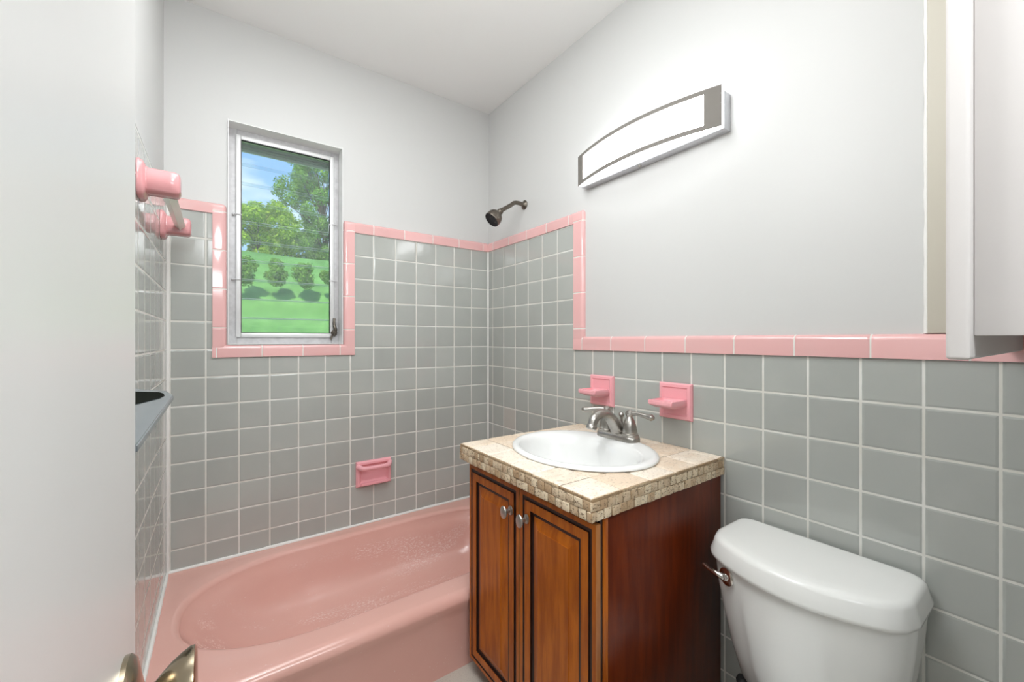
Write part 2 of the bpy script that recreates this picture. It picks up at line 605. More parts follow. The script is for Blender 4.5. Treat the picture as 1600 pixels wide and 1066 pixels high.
# ------------------------------------------------------------------ the room shell
b = NB()
for r in [(XL - 1.5, -11.37, -H0 - 0.5, CEIL), (-7.32, 1.6, -H0 - 0.5, CEIL), (-11.37, -7.32, -H0 - 0.5, -0.18), (-11.37, -7.32, 8.2, CEIL)]:
    box(b, r[0], r[1], 0.1, 1.5, r[2], r[3])
obj('wall_back', b, m_paint, kind='structure')
b = NB(); box(b, 0.1, 1.6, YF - 14, 0.1, -H0 - 0.5, CEIL); obj('wall_right', b, m_paint, kind='structure')
b = NB(); box(b, XL - 1.5, XL - 0.08, YF - 14, 0.1, -H0 - 0.5, CEIL); obj('wall_left', b, m_paint, kind='structure')
b = NB()
box(b, XL - 0.08, -12.7, YF - 1, YF, -H0, CEIL)
box(b, -6.0, 0.1, YF - 1, YF, -H0, CEIL)
box(b, -12.7, -6.0, YF - 1, YF, 8.2, CEIL)
obj('wall_front', b, m_paint, kind='structure')
b = NB(); box(b, XL - 0.08, 0.1, YF - 14, YF - 13, -H0, CEIL); obj('wall_hallway', b, m_paint, kind='structure')
b = NB(); box(b, XL - 1.5, 1.6, YF - 14, 1.5, CEIL, CEIL + 1.0); obj('ceiling', b, m_ceil, kind='structure')
b = NB(); box(b, XL - 1.5, 1.6, YF - 14, 1.5, -H0 - 0.6, -H0); obj('floor', b, m_floor, kind='structure')

# tiled faces
b = NB()
for r in [(XL, 0.0, -8.3, -0.5), (XL, -11.7, -0.5, 4.72), (-7.0, 0.0, -0.5, 4.72)]:
    box(b, r[0], r[1], 0.0, 0.1, r[2], r[3])
obj('wall_back_tiles', b, m_tile_back, kind='structure')
b = NB()
box(b, 0.0, 0.1, YF, 0.0, -H0, -0.3)
box(b, 0.0, 0.1, -6.55, 0.0, -0.3, 4.72)
obj('wall_right_tiles', b, m_tile_right, kind='structure')
b = NB()
box(b, XL - 0.08, XL, YF, 0.0, -H0, 4.72)
obj('wall_left_tiles', b, m_tile_left, kind='structure')

# pink bullnose trim; the outer edge is rounded
tn = [0]
def trim(x0, x1, y0, y1, z0, z1, mat, only, bev=0.13):
    tn[0] += 1
    b = NB()
    box(b, x0, x1, y0, y1, z0, z1, bev=bev, seg=4, only=only)
    return obj('trim_%d' % tn[0], b, mat, kind='structure')
def edge_at(**k):
    def f(e):
        for ax, v in k.items():
            i = 'xyz'.index(ax)
            if any(abs(vv.co[i] - v) > 1e-4 for vv in e.verts):
                return False
        return True
    return f
T = -0.055
trim(-7.26, T, T, 0.1, 4.65, 5.11, m_pink_x, edge_at(y=T, z=5.11))
def both(*fs):
    return lambda e: any(f(e) for f in fs)
trim(-7.29, -6.85, T - 0.005, 0.1, -0.66, 5.11, m_pink_z, both(edge_at(x=-7.29, y=T - 0.005), edge_at(x=-7.29, z=5.11), edge_at(y=T - 0.005, z=5.11)))
trim(-11.84, -6.86, T - 0.01, 0.1, -0.65, -0.19, m_pink_x, edge_at(y=T - 0.01, z=-0.19))
trim(-11.83, -11.41, T - 0.005, 0.1, -0.64, 5.0, m_pink_z, both(edge_at(x=-11.41, y=T - 0.005), edge_at(x=-11.41, z=5.0), edge_at(y=T - 0.005, z=5.0)))
trim(XL - T, -11.5, T, 0.1, 4.6, 5.0, m_pink_x, edge_at(y=T, z=5.0))
trim(T, 0.1, -6.95, T, 4.65, 5.11, m_pink_y, edge_at(x=T, z=5.11))
trim(T - 0.005, 0.1, -7.02, -6.5, -0.4, 5.11, m_pink_z, both(edge_at(x=T - 0.005, y=-7.02), edge_at(y=-7.02, z=5.11), edge_at(x=T - 0.005, z=5.11)))
trim(T - 0.01, 0.1, YF, -6.49, -0.4, 0.12, m_pink_y2, edge_at(x=T - 0.01, z=0.12))

# caulk beads in the corners and along the tub
def bead(pts, r):
    tn[0] += 1
    b = NB()
    P = []
    for i in range(len(pts) - 1):
        a, c = Vector(pts[i]), Vector(pts[i + 1])
        k = max(2, int((c - a).length / 0.25))
        for j in range(k):
            P.append(a.lerp(c, j / k))
    P.append(Vector(pts[-1]))
    tube(b, P, [r * random.uniform(0.85, 1.15) for _ in P], seg=8, sub=1)
    obj('trim_%d' % tn[0], b, m_caulk, kind='structure')
bead([(XL + 0.03, -0.03, -8.1), (XL + 0.03, -0.03, 4.6)], 0.065)
bead([(-0.02, -0.02, -8.1), (-0.02, -0.02, 5.05)], 0.045)
bead([(XL + 0.05, -0.02, -8.08), (-0.05, -0.02, -8.08)], 0.065)
bead([(XL + 0.02, -0.05, -8.08), (XL + 0.02, -6.9, -8.08)], 0.06)

# ------------------------------------------------------------------ window: reveal caulk, aluminium frame, jalousie louvres, screen
WX0, WX1, WZ0, WZ1 = -11.37, -7.32, -0.18, 8.2
b = NB()
fy0, fy1 = 0.72, 1.15
def ring_frame(b, x0, x1, z0, z1, w, y0, y1, bev=0.02, wb=None, wt=None, wr=None, mat=0):
    wb = wb or w; wt = wt or w; wr = wr or w
    box(b, x0, x0 + w, y0, y1, z0, z1, bev, mat=mat)
    box(b, x1 - wr, x1, y0, y1, z0, z1, bev, mat=mat)
    box(b, x0 + w, x1 - wr, y0, y1, z0, z0 + wb, bev, mat=mat)
    box(b, x0 + w, x1 - wr, y0, y1, z1 - wt, z1, bev, mat=mat)
ring_frame(b, WX0, WX1 - 0.02, WZ0, WZ1, 0.30, fy0, fy1)
win = obj('window_1', b, m_alu, kind='structure', origin=(-9.35, 0.9, WZ0))
b = NB(); ring_frame(b, WX0 + 0.26, WX1 - 0.22, WZ0 + 0.28, WZ1 - 0.24, 0.17, 0.6, 0.76, bev=0.03); obj('screen_frame', b, m_screenframe, win)
b = NB(); ring_frame(b, WX0 + 0.42, WX1 - 0.38, WZ0 + 0.44, WZ1 - 0.40, 0.035, 0.63, 0.72, bev=0.0); obj('gasket', b, m_gasket, win)
b = NB()
f = [b.verts.new(p) for p in [(WX0 + 0.43, 0.70, WZ0 + 0.45), (WX1 - 0.39, 0.70, WZ0 + 0.45), (WX1 - 0.39, 0.70, WZ1 - 0.41), (WX0 + 0.43, 0.70, WZ1 - 0.41)]]
b.faces.new(f)
obj('insect_screen', b, m_screen, win)
tilt = math.radians(24)
for k in range(10):
    zc = 0.78 + 0.768 * k
    b = NB()
    hh = 0.43
    cy, cz = 1.1, zc - 0.30
    dy, dz = math.sin(tilt) * hh, math.cos(tilt) * hh
    if k == 0:
        pass
    # a louvre: bottom edge swings outwards
    A = Vector((0, cy + dy, cz - dz)); B = Vector((0, cy - dy, cz + dz))
    nrm = Vector((0, math.cos(tilt), math.sin(tilt))) * 0.04
    x0, x1 = WX0 + 0.36, WX1 - 0.34
    r0 = [Vector((x0, 0, 0)) + p for p in (A - nrm, B - nrm, B + nrm, A + nrm)]
    r1 = [Vector((x1, 0, 0)) + p for p in (A - nrm, B - nrm, B + nrm, A + nrm)]
    v0 = [b.verts.new(p) for p in r0]; v1 = [b.verts.new(p) for p in r1]
    for j in range(4):
        fc = b.faces.new((v0[j], v0[(j + 1) % 4], v1[(j + 1) % 4], v1[j]))
        fc.material_index = 1 if j in (1, 3) else 0
    b.faces.new(v0[::-1]); b.faces.new(v1)
    obj('glass_louver', b, [m_glass, m_glassedge], win)
for (x, z) in [(WX0 + 0.30, 4.85), (WX0 + 0.28, 2.33), (WX1 - 0.26, 5.0), (WX1 - 0.26, 2.55)]:
    b = NB()
    tube(b, [(x - 0.14, 0.66, z), (x, 0.57, z + 0.01), (x + 0.14, 0.60, z)], [0.028, 0.022, 0.03], seg=8, sub=4)
    sphere(b, (x - 0.12, 0.64, z), 0.05, 10)
    obj('screen_clip', b, m_alu, win)
# crank operator in the lower right corner
b = NB()
lathe(b, (WX1 - 0.24, 0.72, 0.30), (0, -1, 0), [(0, 0.16), (0.10, 0.15), (0.16, 0.08)], 16)
tube(b, [(WX1 - 0.24, 0.60, 0.16), (WX1 - 0.20, 0.50, 0.42), (WX1 - 0.25, 0.50, 0.66), (WX1 - 0.23, 0.56, 0.92)], [0.06, 0.085, 0.06, 0.05], seg=12)
tube(b, [(WX1 - 0.36, 0.62, 0.02), (WX1 - 0.30, 0.5, 0.25), (WX1 - 0.20, 0.5, 0.5)], [0.05, 0.04, 0.05], seg=10)
obj('crank_handle', b, m_oldmetal, win)

b = NB()
e_ = 0.02
box(b, WX1 - e_, WX1 + .0, 0.0, 0.72, WZ0, WZ1)
box(b, WX0, WX0 + e_, 0.0, 0.72, WZ0, WZ1)
box(b, WX0 + e_, WX1 - e_, 0.08, 0.72, WZ1 - e_, WZ1)
box(b, WX0 + e_, WX1 - e_, -0.02, 0.72, WZ0, WZ0 + e_)
obj('window_reveal', b, m_reveal, win)
# ------------------------------------------------------------------ bathtub
def outline(t, cx, cy, a_l, a_r, bb, ex_l, ex_r):
    c, s = math.cos(t), math.sin(t)
    a, ex = (a_r, ex_r) if c >= 0 else (a_l, ex_l)
    # left half keeps a straight run up to the rounded end
    p = 2.0 / ex
    x = math.copysign(abs(c) ** p, c) * a
    y = math.copysign(abs(s) ** (2.0 / ex), s) * bb
    return cx + x, cy + y
def tub():
    b = NB()
    n = 160
    Zt = -8.1
    X0, X1, Y0, Y1 = XL + 0.01, -0.01, -6.92, -0.01
    cx, cy = -8.6, -3.28
    base = dict(a_l=4.02, a_r=7.55, bb=2.66, ex_l=2.35, ex_r=5.5)
    ts = [2 * math.pi * (k + 0.5) / n for k in range(n)]
    def ring(al, ar, bb, exl, exr, z, dx=0.0, dy=0.0):
        return [(*outline(t, cx + dx, cy + dy, al, ar, bb, exl, exr), z) for t in ts]
    rim = ring(base['a_l'] + .14, base['a_r'] + .1, base['bb'] + .12, 2.35, 5.5, Zt)
    # outer rectangle by central projection from the rim points
    outer = []
    for (x, y, z) in rim:
        dx, dy = x - cx, y - cy
        k = min(((X1 - cx) / dx if dx > 0 else (X0 - cx) / dx) if abs(dx) > 1e-6 else 1e9,
                ((Y1 - cy) / dy if dy > 0 else (Y0 - cy) / dy) if abs(dy) > 1e-6 else 1e9)
        outer.append([cx + dx * k, cy + dy * k])
    for (qx, qy) in [(X0, Y0), (X0, Y1), (X1, Y0), (X1, Y1)]:
        i = min(range(n), key=lambda j: (outer[j][0] - qx) ** 2 + (outer[j][1] - qy) ** 2)
        outer[i] = [qx, qy]
    def orow(z, inset):
        r = []
        for (x, y) in outer:
            yy = y
            if abs(y - Y0) < 1e-6:
                yy = y + inset
            r.append((x, yy, z))
        return r
    rings = []
    rings.append(orow(-H0 + 0.0, 0.20))
    rings.append(orow(-H0 + 0.25, 0.20))
    rings.append(orow(Zt - 0.75, 0.16))
    rings.append(orow(Zt - 0.55, 0.11))
    for q in range(7):
        a = math.pi / 2 * q / 6
        rings.append(orow(Zt - 0.30 + 0.30 * math.sin(a), 0.0 + 0.30 * (1 - math.cos(a))))
    mid = [tuple(Vector(orow(Zt, 0.30)[i]).lerp(Vector(rim[i]), 0.5)) for i in range(n)]
    mid = [(x, y, Zt - 0.01) for (x, y, z) in mid]
    rings.append(mid)
    rings.append(rim)
    prof = []
    for q in range(1, 6):
        a = math.pi / 2 * q / 5
        prof.append((0.22 * math.sin(a) - 0.22 * 0, Zt - 0.20 * (1 - math.cos(a))))
    for ins, z in prof:
        rings.append(ring(4.16 - ins, 7.65 - ins * .9, 2.78 - ins * .9, 2.35, 5.5, z))
    # basin walls: gentle slope at the left (back rest), steeper elsewhere
    for (fl, fs, z) in [(0.25, 0.10, -8.5), (0.55, 0.22, -8.9), (0.9, 0.34, -9.3), (1.3, 0.50, -9.65), (1.75, 0.75, -9.92), (2.2, 1.1, -10.08), (2.8, 1.6, -10.15), (3.4, 2.1, -10.17)]:
        rings.append(ring(3.94 - fl * 0.95, 7.45 - fs * 1.3, 2.58 - fs * 1.0, 2.35, 4.5, z))
    rings.append(ring(0.2, 2.5, 0.1, 2.2, 3, -10.2))
    loft(b, rings, cap0=True, cap1=True)
    return b
tubo = obj('bathtub', tub(), m_tub, label='salmon pink enamel bathtub built in under the window, scuffed inside', category='bathtub', angle=50)
b = NB()
lathe(b, (-1.7, -3.3, -10.19), (0, 0, 1), [(0, 0.0), (0.0, 0.3), (0.05, 0.28), (0.06, 0.1), (0.03, 0.0)], 24)
obj('drain', b, m_chrome, tubo)

# ------------------------------------------------------------------ vanity cabinet
FX = -5.20            # door front plane
van = thing('vanity_cabinet', (-2.6, -9.75, -H0), 'cherry wood two-door vanity cabinet with dark glazed grooves standing beside the tub', 'cabinet')
b = NB()
CY0, CY1, CZ0, CZ1 = -12.43, -7.08, -10.1, -3.80
box(b, -4.77, -0.02, CY0, CY0 + 0.15, CZ0, CZ1, 0.005)
box(b, -4.98, -0.02, CY1 - 0.15, CY1, CZ0, CZ1, 0.01)
box(b, -4.98, -0.02, CY0 + 0.15, CY1 - 0.15, CZ0, CZ0 + 0.15)
box(b, -0.15, -0.02, CY0 + 0.15, CY1 - 0.15, CZ0 + 0.15, CZ1)
box(b, -4.5, -0.3, CY0 + 0.1, CY1 - 0.1, -H0, CZ0)
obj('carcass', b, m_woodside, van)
b = NB(); box(b, -5.013, -4.925, CY0 - 0.015, CY1, CZ0 + .02, CZ1 - .02); obj('door_gap_shade', b, m_glaze, van)  # solid near-black strip standing in for the shade between doors and frame
b = NB()
box(b, -4.925, -4.77, CY0 - 0.04, CY0 + 0.35, CZ0, CZ1, 0.015)
box(b, -4.925, -4.77, CY1 - 0.35, CY1 + 0.02, CZ0, CZ1, 0.015)
box(b, -4.925, -4.77, CY0 + 0.35, CY1 - 0.35, CZ1 - 0.35, CZ1, 0.01)
box(b, -4.925, -4.77, CY0 + 0.35, CY1 - 0.35, CZ0, CZ0 + 0.3, 0.01)
obj('face_frame', b, m_wood, van)
def door(y0, y1, z0, z1, knob_y, knob_z, label=None):
    """Raised panel door as nested rectangles: inset, height off the frame, material of the step that follows."""
    b = NB()
    steps = [(0.0, 0.00, 2), (0.0, 0.10, 2), (0.015, 0.13, 0), (0.125, 0.13, 1), (0.135, 0.112, 1), (0.215, 0.112, 1), (0.222, 0.145, 0), (0.24, 0.152, 0),
             (0.44, 0.152, 0), (0.455, 0.142, 1), (0.465, 0.095, 1), (0.545, 0.09, 1), (0.56, 0.09, 0), (0.80, 0.165, 0), (0.805, 0.185, 0), (0.83, 0.185, 0)]
    rings = []
    for ins, h, m in steps:
        x = FX + 0.185 - h
        rings.append([(x, y0 + ins, z0 + ins), (x, y1 - ins, z0 + ins), (x, y1 - ins, z1 - ins), (x, y0 + ins, z1 - ins)])
    loft(b, rings, True, True, mats=[s[2] for s in steps])
    d = obj('door', b, [m_wood, m_glaze, m_edge], van, angle=20)
    b = NB()
    lathe(b, (FX, knob_y, knob_z), (-1, 0, 0), [(0, 0.11), (0.03, 0.105), (0.05, 0.055), (0.17, 0.05), (0.20, 0.12), (0.235, 0.15), (0.265, 0.14), (0.29, 0.08), (0.295, 0.0)], 24, sx=0.85, sy=1.15)
    obj('knob', b, m_pewter, d, label='oval pewter knob')
    return d
door(-9.72, CY1 + 0.02, CZ0 + 0.02, -3.93, -9.42, -4.62)
door(CY0 - 0.04, -9.76, CZ0 + 0.02, -3.93, -10.13, -4.60)

# ------------------------------------------------------------------ travertine countertop
SX, SY, SA, SB = -2.78, -9.67, 2.33, 1.93         # sink centre, semi axes along y and x
top = thing('countertop', (-2.65, -9.65, -3.8), 'tumbled travertine tile countertop with mosaic edge on the cherry vanity', 'countertop')
TZ = -3.29
def stonebox(b, x0, x1, y0, y1, z0, z1, j=0.012, bev=0.025):
    box(b, x0 + 0.015, x1 - 0.015, y0 + 0.015, y1 - 0.015, z0, z1, bev=bev, seg=2, jit=j)
# top slabs as fine grids with tumbled edges and the oval opening for the sink
def top_tiles():
    b = NB()
    xs = [-5.36, -4.36, -3.36, -2.36, -1.36, -0.36, -0.01]
    ys = [-12.53, -11.53, -10.53, -9.53, -8.53, -7.53, -6.85]
    for i in range(len(xs) - 1):
        for j in range(len(ys) - 1):
            x0, x1, y0, y1 = xs[i] + .006, xs[i + 1] - .006, ys[j] + .006, ys[j + 1] - .006
            nx, ny = max(3, int((x1 - x0) / 0.06)), max(3, int((y1 - y0) / 0.06))
            vv = {}
            lift = random.uniform(-0.006, 0.006)
            for a in range(nx + 1):
                for c in range(ny + 1):
                    x = x0 + (x1 - x0) * a / nx; y = y0 + (y1 - y0) * c / ny
                    e = min(x - x0, x1 - x, y - y0, y1 - y)
                    z = TZ + lift + noise.noise((x * 3, y * 3, 0)) * 0.006
                    if e < 0.001:
                        q = noise.noise((x * 6, y * 6, 3.0)) * 0.014
                        z -= 0.03
                        x += q; y += q
                    elif e < 0.05:
                        z -= 0.008
                    vv[a, c] = b.verts.new((x, y, z))
            low = {}
            for a in range(nx):
                for c in range(ny):
                    p = (vv[a, c].co + vv[a + 1, c + 1].co) / 2
                    if ((p.x - SX) / (SB - 0.12)) ** 2 + ((p.y - SY) / (SA - 0.12)) ** 2 < 1:
                        continue
                    b.faces.new((vv[a, c], vv[a + 1, c], vv[a + 1, c + 1], vv[a, c + 1]))
    for v in [v for v in b.verts if not v.link_faces]:
        b.verts.remove(v)
    return b
# each stone slab is its own island so its tone can differ
obj('stone_tiles', top_tiles(), m_trav, top, angle=40)
# mortar bed: a ring around the sink opening
b = NB()
nseg = 96
def rect_pt(t, x0, x1, y0, y1, cx, cy):
    c, s = math.cos(t), math.sin(t)
    k = min((x1 - cx) / c if c > 1e-9 else (x0 - cx) / c if c < -1e-9 else 1e9, (y1 - cy) / s if s > 1e-9 else (y0 - cy) / s if s < -1e-9 else 1e9)
    return cx + c * k, cy + s * k
inn, out = [], []
for k in range(nseg):
    t = 2 * math.pi * k / nseg
    px, py = SX + (SB - 0.13) * math.cos(t), SY + (SA - 0.13) * math.sin(t)
    inn.append((px, py))
    out.append(list(rect_pt(math.atan2(py - SY, px - SX), -5.335, -0.01, -12.50, -6.875, SX, SY)))
for (qx, qy) in [(-5.335, -12.50), (-5.335, -6.875), (-0.01, -12.50), (-0.01, -6.875)]:
    i = min(range(nseg), key=lambda j: (out[j][0] - qx) ** 2 + (out[j][1] - qy) ** 2)
    out[i] = [qx, qy]
zt, zb = TZ - 0.035, -3.78
loft(b, [[(x, y, zt) for x, y in inn], [(x, y, zt) for x, y in out], [(x, y, zb) for x, y in out], [(x, y, zb) for x, y in inn], [(x, y, zt) for x, y in inn]], False, False)
obj('mortar_bed', b, m_grout, top, angle=20)
# edge of the top slabs and the two rows of mosaic chips
b = NB()
for (ya, yb) in [(-12.53, -11.53), (-11.53, -10.53), (-10.53, -9.53), (-9.53, -8.53), (-8.53, -7.53), (-7.53, -6.85)]:
    stonebox(b, -5.39, -5.30, ya, yb, TZ - 0.09, TZ - 0.015, 0.006, 0.02)
for (xa, xb) in [(-5.36, -4.36), (-4.36, -3.36), (-3.36, -2.36), (-2.36, -1.36), (-1.36, -0.36), (-0.36, -0.01)]:
    stonebox(b, xa, xb, -12.56, -12.47, TZ - 0.09, TZ - 0.015, 0.006, 0.02)
obj('slab_edge', b, m_rawedge, top)
b = NB()
for row, (z0, z1) in enumerate([(-3.585, -3.375), (-3.80, -3.59)]):
    off = 0.0 if row == 0 else 0.125
    y = -12.53 - off
    while y < -6.86:
        w = 0.25
        a, c = max(y, -12.54), min(y + w, -6.85)
        if c - a > 0.05:
            stonebox(b, -5.385 - random.uniform(0, .02), -5.31, a - 0.006, c + 0.006, z0, z1, 0.008, 0.02)
        y += w
    x = -5.36 - off
    while x < -0.02:
        w = 0.25
        a, c = max(x, -5.37), min(x + w, -0.01)
        if c - a > 0.05:
            stonebox(b, a - 0.006, c + 0.006, -12.555 - random.uniform(0, .02), -12.48, z0, z1, 0.008, 0.02)
        x += w
    x = -5.36 - off
    while x < -0.02:
        a, c = max(x, -5.37), min(x + 0.25, -0.01)
        if c - a > 0.05:
            stonebox(b, a - 0.006, c + 0.006, -6.90, -6.83, z0, z1, 0.008, 0.02)
        x += 0.25
obj('mosaic_edging', b, m_mosaic, top)

# ------------------------------------------------------------------ sink
b = NB()
rings = []
for (k, z, dx) in [(0.955, -3.30, 0), (1.0, -3.265, 0), (1.0, -3.235, 0), (0.985, -3.20, 0), (0.95, -3.175, 0), (0.91, -3.18, 0), (0.875, -3.205, -0.05), (0.845, -3.25, -0.12), (0.815, -3.35, -0.18),
                   (0.79, -3.55, -0.22), (0.75, -3.85, -0.24), (0.68, -4.15, -0.24), (0.56, -4.42, -0.2), (0.40, -4.58, -0.15), (0.2, -4.66, -0.1), (0.07, -4.68, -0.1)]:
    rings.append([])
    for q in range(96):
        t = 2 * math.pi * q / 96
        kx = k
        x = SX + dx + SB * k * math.cos(t)
        if math.cos(t) > 0 and z < -3.18 and k < 0.9:      # the bowl stops short of the faucet deck
            x = SX + dx + SB * k * math.cos(t) * 0.84
        rings[-1].append((x, SY + SA * k * math.sin(t), z))
loft(b, rings, False, True)
# solid outside of the bowl
rr = [[(SX + SB * k * math.cos(2 * math.pi * q / 96), SY + SA * k * math.sin(2 * math.pi * q / 96), z) for q in range(96)] for (k, z) in [(0.955, -3.30), (0.90, -3.32), (0.86, -3.9), (0.7, -4.4), (0.4, -4.75), (0.1, -4.8)]]
loft(b, rr, False, True)
sink = obj('sink', b, m_porc, label='oval white porcelain drop-in sink set in the travertine countertop', category='sink', angle=60, origin=(SX, SY, -3.3))
b = NB()
lathe(b, (SX - 0.1, SY, -4.68), (0, 0, 1), [(0, 0.0), (0, 0.22), (0.02, 0.2), (0.03, 0.12), (0.02, 0.0)], 24)
obj('drain', b, m_nickel, sink)

# ------------------------------------------------------------------ faucet
FXc, FYc, FZ = -1.10, -9.64, -3.19
fau = thing('faucet', (FXc, FYc, FZ), 'brushed nickel two-handle faucet with curved spout at the back of the sink', 'faucet')
b = NB()
def stadium(hx, hy, k, z):
    P = []
    for q in range(48):
        t = 2 * math.pi * q / 48
        cy = (hy - hx) * (1 if math.sin(t) > 0 else -1)
        P.append((FXc + hx * k * math.cos(t), FYc + cy + hx * k * math.sin(t), z))
    return P
loft(b, [stadium(.27, .80, 1.0, FZ + .0), stadium(.27, .80, 1.0, FZ + .10), stadium(.27, .80, .96, FZ + .13), stadium(.27, .80, .90, FZ + .15), stadium(.27, .80, .90, FZ + .19), stadium(.27, .80, .8, FZ + .21)])
obj('base', b, m_nickel, fau)
for sgn in (1, -1):
    y = FYc + sgn * 0.47
    b = NB()
    lathe(b, (FXc, y, FZ + .2), (0, 0, 1), [(0, .26), (.04, .265), (.06, .23), (.10, .235), (.30, .205), (.46, .15), (.54, .10), (.57, .085), (.60, .11), (.66, .13), (.72, .115), (.77, .06), (.79, .0)], 32)
    h = obj('handle', b, m_nickel, fau)
    b = NB()
    if sgn > 0:
        d = Vector((-0.55, 0.62, 0.0))
    else:
        d = Vector((0.12, -0.80, 0.0))
    o = Vector((FXc, y, FZ + .86))
    tube(b, [o, o + d * .3 + Vector((0, 0, .03)), o + d * .7 + Vector((0, 0, -.01)), o + d * .9 + Vector((0, 0, -.03)), o + d * 1.0 + Vector((0, 0, -.04))], [.085, .06, .075, .105, .05], seg=16)
    obj('lever', b, m_nickel, h)
b = NB()
tube(b, [(FXc + .02, FYc, FZ + .15), (FXc - .12, FYc, FZ + .42), (FXc - .45, FYc, FZ + .76), (FXc - .80, FYc, FZ + .86), (FXc - 1.08, FYc, FZ + .76), (FXc - 1.20, FYc, FZ + .55)],
     [.24, .22, .17, .15, .145, .14], seg=24, sub=8, ref=(0, 1, 0))
sp = obj('spout', b, m_nickel, fau)
b = NB(); lathe(b, (FXc - 1.195, FYc, FZ + .565), (-0.35, 0, -1), [(0, .15), (.03, .165), (.12, .165), (.14, .12)], 24); obj('aerator', b, m_nickel, sp)
b = NB()
lathe(b, (FXc + .18, FYc, FZ + .18), (0, 0, 1), [(0, .13), (.08, .12), (.22, .06), (.40, .04), (.48, .05), (.52, .085), (.58, .09), (.64, .05), (.66, 0)], 20)
obj('lift_rod', b, m_nickel, fau)

# ------------------------------------------------------------------ ceramic holders on the right wall
def tray_holder(yc, zc, name, label):
    t = thing(name, (0, yc, zc - 0.55), label, 'soap dish')
    b = NB()
    # bevelled square plate
    rings = []
    for (hw, x) in [(0.56, 0.01), (0.56, -0.06), (0.52, -0.12), (0.44, -0.135), (0.40, -0.10)]:
        rings.append([(x, yc - hw, zc - hw), (x, yc + hw, zc - hw), (x, yc + hw, zc + hw), (x, yc - hw, zc + hw)])
    loft(b, rings)
    obj('backplate', b, m_pinkc, t, angle=25)
    b = NB()
    def tr(x0, x1, w0, w1, z, n=1):
        return [(x0, yc - w0, z), (x0, yc + w0, z), (x1, yc + w1, z), (x1, yc - w1, z)]
    z1 = zc + 0.08
    loft(b, [tr(-.10, -.60, .34, .30, z1 - .26), tr(-.10, -.80, .41, .38, z1 - .18), tr(-.10, -.87, .43, .41, z1 - .14), tr(-.10, -.88, .43, .42, z1 - .02), tr(-.10, -.85, .42, .40, z1), tr(-.16, -.77, .35, .33, z1), tr(-.18, -.75, .33, .31, z1 - .07)])
    bmesh.ops.bevel(b, geom=[e for e in b.edges], offset=0.018, segments=2, affect='EDGES')
    obj('tray', b, m_pinkc, t, angle=50)
tray_holder(-8.01, -1.88, 'soap_dish', 'pink ceramic wall dish behind the faucet, the one nearer the shower corner')
tray_holder(-11.03, -1.91, 'soap_dish', 'pink ceramic wall dish right of the faucet, above the counter end nearer the toilet')

# recessed soap dish with grab bar over the tub
t = thing('soap_dish', (-6.03, 0, -6.45), 'pink ceramic soap dish with a grab bar on the grey tiles above the tub', 'soap dish')
b = NB()
hw, hh, xc, zc = 0.77, 0.55, -6.03, -5.88
rings = []
for (i, y) in [(0, 0.01), (0, -0.07), (0.05, -0.14), (0.13, -0.15), (0.19, -0.06), (0.24, -0.02)]:
    rings.append([(xc - hw + i, y, zc - hh + i), (xc + hw - i, y, zc - hh + i), (xc + hw - i, y, zc + hh - i), (xc - hw + i, y, zc + hh - i)])
loft(b, rings)
obj('housing', b, m_pinkc, t, angle=25)
b = NB()
tube(b, [(xc - .70, -.10, zc + .36), (xc - .55, -.36, zc + .31), (xc - .3, -.40, zc + .30), (xc + .3, -.40, zc + .30), (xc + .55, -.36, zc + .31), (xc + .70, -.10, zc + .36)], [.11, .105, .09, .09, .105, .11], seg=14, sub=5)
obj('grab_bar', b, m_pinkc, t)
b = NB()
prism(b, [(xc - .62, -.03), (xc + .62, -.03), (xc + .58, -.26), (xc + .1, -.28), (xc, -.24), (xc - .1, -.28), (xc - .58, -.26)], 'z', zc - .48, zc - .38, 0.02)
obj('lip', b, m_pinkc, t)

# ------------------------------------------------------------------ towel bar on the left wall (ceramic posts)
tw = thing('towel_bar', (XL, -3.8, 3.2), 'frosted square towel bar held by two pink ceramic posts on the left wall', 'towel bar')
for yc in (-1.55, -6.0):
    b = NB()
    zc = 3.62
    def sq(x, h, w, c=0.3):
        P = []
        for (sy, sz) in [(-1, -1), (1, -1), (1, 1), (-1, 1)]:
            pass
        k = c
        pts = [(-w + k * w, -h), (w - k * w, -h), (w, -h + k * h), (w, h - k * h), (w - k * w, h), (-w + k * w, h), (-w, h - k * h), (-w, -h + k * h)]
        return [(x, yc + p[0], zc + p[1]) for p in pts]
    loft(b, [sq(XL - .01, .42, .42), sq(XL + .07, .42, .42), sq(XL + .13, .36, .36), sq(XL + .15, .275, .275), sq(XL + .55, .27, .27), sq(XL + .69, .27, .27), sq(XL + .75, .21, .21)])
    bmesh.ops.bevel(b, geom=b.edges[:], offset=0.02, segments=2, affect='EDGES')
    obj('post', b, m_pinkp, tw, angle=50)
b = NB()
c0 = Vector((XL + .48, 0, 3.60))
rings = []
for y in (-1.70, -5.85):
    rings.append([(c0.x + dx, y, c0.z + dz) for dx, dz in [(-.14, 0), (0, -.14), (.14, 0), (0, .14)]])
loft(b, rings)
obj('bar', b, m_bar, tw)

